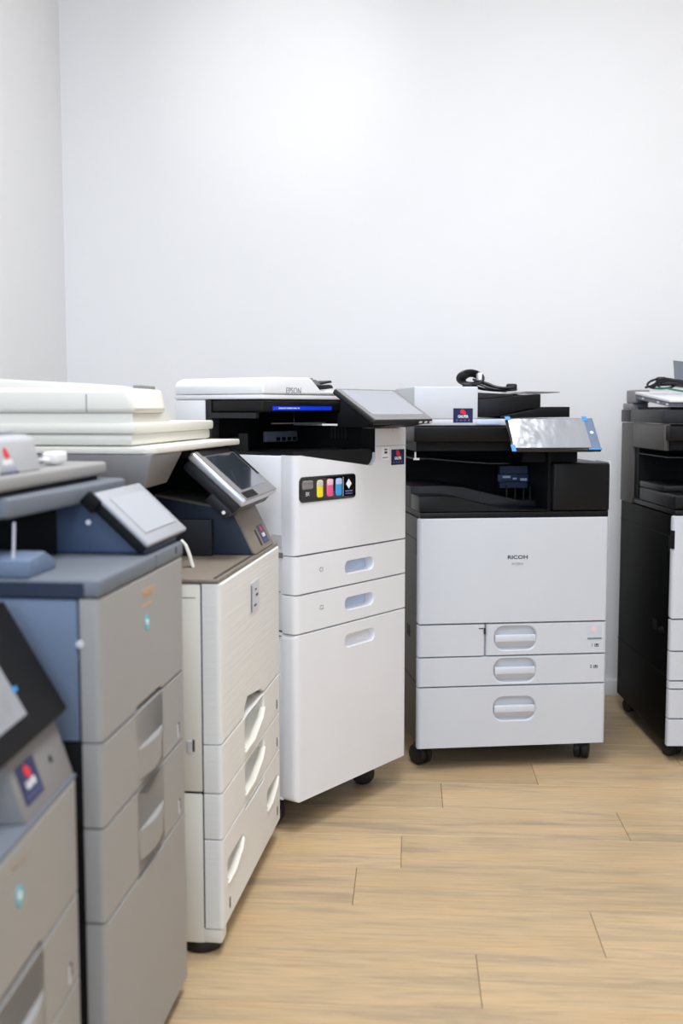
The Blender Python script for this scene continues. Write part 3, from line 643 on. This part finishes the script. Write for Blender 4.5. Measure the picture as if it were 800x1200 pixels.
P('feeder_neck', 'cream', B_, (box, 0.006, 0.262, 0.172, 0.59, 1.0642, 1.0825))
bm = bmesh.new()
fp = [(-0.002, 0.164), (0.17, 0.164), (0.25, 0.172), (0.283, 0.20), (0.288, 0.27), (0.288, 0.60), (-0.002, 0.60)]
prism(bm, fp, 'z', 1.083, 1.132, 0.010, 3)
for v in bm.verts:
    if v.co.z < 1.095: v.co.x -= max(0, v.co.x-0.19)*0.30
    if v.co.z > 1.12: v.co.y += 0.012
obj('document_feeder', bm, 'cream', B_, label='rounded cream document feeder')
P('feeder_seam', 'ink_gray', B_, (box, -0.0027, -0.001, 0.260, 0.262, 1.085, 1.120))
P('feeder_hood', 'cream', B_, (prism, [(0.20, 1.130), (0.26, 1.140), (0.45, 1.150), (0.60, 1.152), (0.60, 1.130)], 'x', 0.01, 0.22, 0.004))
P('feeder_handle', 'midgray', B_, (box, 0.14, 0.25, 0.20, 0.214, 1.1325, 1.140, 0.002))

# ------------------------------------------------------------------ grey copiers at the left
def grey_front(t, W, zc, ztop, drawers, cabinet, px0=0.163, px1=0.312):
    P('front_cover', 'gray', t, (plate, [(0, zc+0.0012), (px0, zc+0.0012), (px0+0.002, zc+0.009), (px1-0.01, zc+0.009), (px1, zc+0.0012), (W, zc+0.0012), (W, ztop), (0, ztop)], [], 0, 0.030, 0.010, 0.002))
    for z0, z1 in drawers:
        hole = [(px0, z0+0.006), (px0+0.06, z0+0.004), (px1, z0+0.006), (px1, z1-0.0035), (px0, z1-0.0035)][::-1]
        d = P('drawer', 'gray', t, (plate, rrect(0, W, z0+0.0012, z1-0.0012, 0.002), [hole], 0, 0.030, 0.010, 0.0015, {'pocket': 0.029, 'hb': 0.0015}))
        bm = bmesh.new()
        zl = z0 + (z1-z0)*0.52; n = 10; A, Bq, Cq, Dq = [], [], [], []
        for i in range(n+1):
            f = i/n; x = px0 + (px1-px0)*f; dy = -0.010*math.sin(math.pi*f)
            A.append(bm.verts.new((x, dy, zl))); Bq.append(bm.verts.new((x, dy+0.002, zl-0.050))); Cq.append(bm.verts.new((x, 0.014, zl-0.056))); Dq.append(bm.verts.new((x, 0.009, zl)))
        for i in range(n):
            for U, V in ((A, Bq), (Bq, Cq), (Cq, Dq), (Dq, A)): bm.faces.new((U[i], U[i+1], V[i+1], V[i]))
        for i in (0, n): bm.faces.new((A[i], Bq[i], Cq[i], Dq[i]))
        obj('handle', bm, 'gray', d)
        P('paper_gauge', 'ink_dark', d, (box, 0.413, 0.421, -0.0008, 0.002, z0+0.019, z0+0.037))
        P('gauge_rim', 'lightgray', d, (box, 0.408, 0.413, -0.0012, 0.002, z0+0.012, z0+0.035))
    z0, z1 = cabinet
    P('cabinet_door', 'gray', t, (plate, [(0, z0), (W, z0), (W, z1-0.0012), (px1, z1-0.0012), (px1-0.012, z1-0.006), (px0+0.004, z1-0.006), (px0, z1-0.0012), (0, z1-0.0012)], [], 0, 0.030, 0.010, 0.002))

def hologram(t, x, z):
    h = P('hologram', 'teal', t, (cyl, (x, -0.0003, z), (0, 1, 0), 0.0125, 0.0012, 20), label='round teal hologram sticker')
    P('hologram_glint', 'ink_white', h, (cyl, (x-0.001, -0.0010, z+0.001), (0, 1, 0), 0.0050, 0.0008, 12))

G_ = thing('office_copier', 'grey copier with pale tilted screen and slate deck, beside the cream copier', 'copier', -0.339, 1.526, 1.4613)
GW = 0.462
grey_front(G_, GW, 0.617, 0.8245, ((0.491, 0.617), (0.350, 0.491)), (0.030, 0.350))
P('body', 'slateside', G_, (box, 0.001, GW-0.001, 0.0335, 0.50, 0.618, 0.8235, 0.004))  # blue-grey colour carries the dim cool shade of the camera-facing side
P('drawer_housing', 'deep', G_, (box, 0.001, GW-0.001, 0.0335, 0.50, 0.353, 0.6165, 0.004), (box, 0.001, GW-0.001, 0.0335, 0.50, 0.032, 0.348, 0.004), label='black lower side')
P('body_groove', 'deep', G_, (box, 0.004, GW-0.004, 0.0295, 0.034, 0.035, 0.735), (box, 0.004, GW-0.004, 0.036, 0.49, 0.347, 0.354), (box, 0.0004, 0.002, 0.035, 0.49, 0.4895, 0.4925))
P('side_bump', 'lightgray', G_, (cyl, (0.001, 0.030, 0.760), (1, 0, 0), 0.006, 0.006, 12, 0.001))
P('deck_band', 'slate', G_, (box, -0.001, GW+0.001, -0.001, 0.48, 0.8255, 0.853, 0.006, 3), label='slate band and exit deck')
P('band_side_shade', 'navydark', G_, (box, -0.002, 0.0, 0.022, 0.478, 0.8265, 0.848, 0.001, 1), label='dark blue strip along the side')  # dark strip paints shade onto the camera-facing side of the slate band
P('band_hole', 'ink_dark', G_, (box, 0.408, 0.416, -0.0016, 0.001, 0.836, 0.848))
P('band_seam', 'ink_dark', G_, (box, 0.2835, 0.2850, -0.0012, 0.001, 0.828, 0.850))
P('base', 'deep', G_, (box, 0.02, GW-0.02, 0.03, 0.48, 0.012, 0.033))
for cx, cy in ((0.05, 0.06), (GW-0.05, 0.06), (0.05, 0.44), (GW-0.05, 0.44)):
    P('leveling_foot', 'rubber', G_, (cyl, (cx, cy, 0.0065), (0, 0, 1), 0.03, 0.013, 16))
text('brand_lettering', 'SHARP', 0.020, 'ink_tan', G_, front(0.236, 0.7965, -0.0004), sx=1.1, bold=0.0004)
P('model_line', 'ink_tan', G_, (box, 0.205, 0.262, -0.0004, 0.0006, 0.776, 0.779))
hologram(G_, 0.229, 0.748)
P('paper_stop', 'slateside', G_, (prism, [(-0.001, 0.853), (-0.001, 0.878), (0.06, 0.884), (0.098, 0.868), (0.105, 0.853)], 'y', 0.10, 0.22, 0.004))
P('exit_wall', 'deep', G_, (box, 0.0, 0.26, 0.34, 0.48, 0.853, 0.935), (box, 0.255, 0.262, 0.16, 0.35, 0.853, 0.935))
P('exit_rib', 'navyside', G_, (box, 0.01, 0.255, 0.325, 0.339, 0.853, 0.880), *[(box, 0.03+0.045*i, 0.034+0.045*i, 0.315, 0.326, 0.853, 0.882) for i in range(5)])
P('paper_bail', 'silver', G_, (tube, [(0.03, 0.20, 0.915), (0.10, 0.22, 0.914), (0.20, 0.24, 0.914)], 0.0015, 6), (tube, [(0.02, 0.13, 0.93), (0.016, 0.13, 0.895), (0.012, 0.13, 0.875)], 0.002, 6))
P('control_column', 'navyside', G_, (prism, [(0.010, 0.853), (0.010, 0.862), (0.085, 0.945), (0.17, 0.955), (0.34, 0.935), (0.34, 0.853)], 'x', 0.262, GW-0.002, 0.004), label='dark blue column under the screen')
P('column_lamp', 'ink_white', G_, (cyl, (0.261, 0.105, 0.906), (1, 0, 0), 0.0045, 0.003, 12))
gp, GPW, GPH = tablet(G_, 0.247, 0.492, -0.002, 0.872, 0.088, 0.957, 0.009, 'bezelgray', 'screen_pale', (0.028, 0.030, 0.022, 0.020), label='tilted touch panel with pale display')
P('panel_back', 'deep', gp, (box, 0.003, GPW-0.003, 0.002, GPH-0.002, -0.026, -0.0085, 0.004), (box, -0.006, 0.006, GPH-0.02, GPH+0.008, -0.030, -0.004, 0.003))
P('scanner', 'slate', G_, (prism, [(-0.002, 0.128), (0.24, 0.112), (0.475, 0.108), (0.475, 0.49), (-0.002, 0.49)], 'z', 0.936, 0.966, 0.006, 3), label='slate scanner body')
P('scanner_lid', 'lidgray', G_, (box, -0.035, 0.452, 0.135, 0.48, 0.974, 0.997, 0.006, 3), label='light grey lid')
P('lid_gap', 'deep', G_, (box, 0.0, 0.44, 0.15, 0.47, 0.9655, 0.9745))
P('document_feeder', 'midlight', G_, (prism, [(0.142, 0.9965), (0.152, 1.046), (0.165, 1.052), (0.42, 1.056), (0.45, 0.9965)], 'x', -0.035, 0.158, 0.005, 3), label='light grey document feeder')
P('feeder_ridge', 'midlight', G_, (box, -0.03, 0.146, 0.18, 0.40, 1.055, 1.0600, 0.002))
msk = frame((0.034, 0.1475, 1.0170), (1, 0, 0), (0, 0.010, 0.0495))
sticker(G_, msk @ Matrix.Translation((0.006, 0, 0.0006)), 0.066, 0.040)

N_ = thing('office_copier', 'low grey copier in the near left corner with black tilted screen and teal round sticker', 'copier', -0.391, 0.995, 1.5206)
N_.scale = (1.06, 1.06, 1.06)
grey_front(N_, GW, 0.460, 0.6115, ((0.345, 0.460), (0.205, 0.345)), (0.092, 0.205))
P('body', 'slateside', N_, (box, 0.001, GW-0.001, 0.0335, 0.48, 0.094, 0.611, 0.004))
P('body_groove', 'deep', N_, (box, 0.004, GW-0.004, 0.0295, 0.034, 0.095, 0.60))
P('deck_band', 'slate', N_, (box, -0.001, GW+0.001, 0.000, 0.48, 0.6118, 0.6180, 0.003, 2), label='slate exit deck')
P('base', 'deep', N_, (box, 0.02, GW-0.02, 0.03, 0.46, 0.0737, 0.095))
for cx, cy in ((0.05, 0.06), (GW-0.05, 0.06), (0.05, 0.42), (GW-0.05, 0.42)):
    P('leveling_foot', 'rubber', N_, (cyl, (cx, cy, 0.0682), (0, 0, 1), 0.03, 0.013, 16))
text('brand_lettering', 'SHARP', 0.016, 'ink_faint', N_, front(0.240, 0.592, -0.0004), sx=1.1)
hologram(N_, 0.238, 0.553)
P('control_column', 'midgray', N_, (prism, [(0.003, 0.617), (0.028, 0.693), (0.20, 0.72), (0.24, 0.617)], 'x', 0.278, GW, 0.004), label='grey column under the screen')
mn = frame((0.278, 0.003, 0.617), (1, 0, 0), (0, 0.025, 0.076))
sticker(N_, mn @ Matrix.Translation((0.046, 0.040, 0.0004)), 0.060, 0.046)
P('column_hole', 'ink_dark', N_, (cyl, (0.125, 0.040, 0.0), (0, 0, 1), 0.005, 0.002, 14), mtx=mn)
P('exit_wall', 'deep', N_, (box, 0.0, GW-0.01, 0.25, 0.46, 0.618, 0.78))
npn, NPW, NPH = tablet(N_, 0.165, 0.470, 0.012, 0.700, 0.095, 0.845, 0.024, 'deep', 'film', (0.030, 0.118, 0.030, 0.035), bez_mat='deep', label='black tilted touch panel with peeling film')
P('film_edge', 'ink_white', npn, (box, 0.03, NPW-0.105, NPH-0.044, NPH-0.030, 0.002, 0.006), label='white curled film edge')
P('tape', 'bluetape', npn, (box, NPW-0.122, NPW-0.108, 0.060, 0.066, 0.002, 0.003), (box, NPW-0.118, NPW-0.104, NPH-0.050, NPH-0.042, 0.002, 0.003))
P('scanner', 'char', N_, (box, 0.0, 0.45, 0.13, 0.46, 0.775, 0.815, 0.006))

for o in [c for c in COL.objects if c.parent == N_]:
    o.matrix_basis = Matrix.Translation((0, 0, -0.0617)) @ o.matrix_basis

# ------------------------------------------------------------------ loose cords
def world_pt(t, p): return Matrix.Translation(t.location) @ Matrix.Rotation(t.rotation_euler.z, 4, 'Z') @ Vector(p)
def cord_thing(name, label, host, base, cat='cord'):
    p = world_pt(host, base)
    return thing(name, label, cat, p.x, p.y, host.rotation_euler.z, z=p.z)

c1 = cord_thing('power_cord', 'coiled black power cord with plug on the white copier facing the camera', R_, (0.24, 0.24, 1.1600))
loops = []
for k in range(5):
    rr = 0.036 - 0.0045*k
    loops.append([(-0.046 + 0.004*k + rr*1.15*math.cos(a), -0.06+0.014*k + 0.010*math.sin(2*a), 0.0285 - 0.001*k + rr*0.62*math.sin(a)) for a in [2*math.pi*i/28 for i in range(28)]])
bm = bmesh.new()
for lp in loops: tube(bm, lp, 0.0040, 7, closed=True)
tube(bm, spline([(-0.02, -0.05, 0.030), (0.0, -0.04, 0.008), (0.04, -0.03, -0.008), (0.07, -0.05, -0.010), (0.085, -0.06, -0.008)], 8), 0.0040, 7)
tube(bm, spline([(-0.03, -0.03, 0.024), (0.0, -0.06, 0.006), (0.04, -0.05, -0.009), (0.066, -0.04, -0.006), (0.05, -0.02, -0.004), (0.02, -0.02, -0.008), (-0.03, -0.03, 0.004)], 8), 0.0040, 7)
tube(bm, spline([(-0.06, -0.02, 0.0045), (-0.03, -0.01, 0.0045), (0.0, -0.03, -0.006), (0.05, -0.07, -0.012), (0.066, -0.07, -0.012)], 8), 0.0040, 7)
tube(bm, spline([(-0.05, -0.08, 0.0045), (-0.022, -0.07, 0.008), (0.01, -0.08, -0.004), (0.05, -0.085, -0.010), (0.09, -0.08, -0.009), (0.098, -0.05, -0.006), (0.07, -0.03, -0.002), (0.03, -0.06, -0.002), (-0.01, -0.07, 0.012)], 8), 0.0040, 7)
tube(bm, spline([(-0.03, -0.05, 0.018), (0.0, -0.07, 0.012), (0.03, -0.085, 0.000), (0.06, -0.09, -0.004), (0.085, -0.085, 0.000)], 8), 0.0040, 7)
obj('cable', bm, 'cord', c1)
P('plug', 'char', c1, (box, 0.068, 0.100, -0.075, -0.050, -0.0125, 0.010, 0.006, 3))
P('cable_tie', 'ink_white', c1, (box, -0.022, -0.010, -0.066, -0.034, 0.020, 0.044, 0.003))

c2 = cord_thing('power_cord', 'black cord bundle on the white tray of the right edge copier', K_, (0.10, 0.36, 1.1585))
bm = bmesh.new()
for k in range(4):
    tube(bm, spline([(-0.08+0.01*k, 0.06-0.02*k, 0.006), (-0.05, 0.04-0.015*k, 0.012+0.007*k), (0.0, 0.02-0.01*k, 0.014+0.005*k), (0.07, 0.0-0.02*k, 0.004+0.003*k), (0.15, 0.01-0.02*k, 0.0), (0.24, 0.04-0.02*k, -0.002)], 8), 0.0042, 7)
lp = [(-0.035 + 0.045*math.cos(a), 0.03 + 0.02*math.sin(2*a), 0.018 + 0.016*math.sin(a)) for a in [2*math.pi*i/28 for i in range(28)]]
tube(bm, lp, 0.004, 7, closed=True)
obj('cable', bm, 'cord', c2)
P('plug', 'char', c2, (box, -0.055, -0.025, 0.0, 0.03, 0.022, 0.040, 0.006, 3))
c3 = cord_thing('network_cord', 'green cord trailing across the white tray of the right edge copier', K_, (0.05, 0.24, 1.1470))
bm = bmesh.new()
tube(bm, spline([(-0.03, 0.06, 0.012), (-0.01, 0.02, 0.012), (0.02, -0.02, 0.004), (0.06, -0.06, -0.004), (0.14, -0.09, -0.008), (0.26, -0.10, -0.009)], 8), 0.0032, 7)
obj('cable', bm, 'green', c3)

c4 = cord_thing('power_cord', 'white cord with plug lying on the lid of the grey copier', G_, (0.25, 0.24, 0.998))
bm = bmesh.new()
for k in range(3):
    tube(bm, [(-0.035 + (0.034-0.007*k)*math.cos(a), -0.04 + 0.02*math.sin(a), 0.014 + 0.007*k + 0.007*math.sin(a)) for a in [2*math.pi*i/24 for i in range(24)]], 0.0045, 8, closed=True)
tube(bm, spline([(0.0, -0.05, 0.012), (0.03, -0.06, 0.008), (0.06, -0.05, 0.009), (0.10, -0.04, 0.010)], 8), 0.0045, 8)
obj('cable', bm, 'whitecord', c4)
P('plug', 'whitecord', c4, (box, 0.03, 0.085, -0.075, -0.05, 0.002, 0.022, 0.005, 3))
P('plug_mark', 'slate', c4, (box, -0.03, 0.0, -0.066, -0.0605, 0.004, 0.008), (box, -0.035, -0.005, -0.066, -0.0605, 0.014, 0.017))

for o in (R_, K_, E_, B_, G_, N_): o['group'] = 'copiers standing along the walls'
for o in (c1, c2, c3, c4): o['group'] = 'loose cords lying on the copiers'
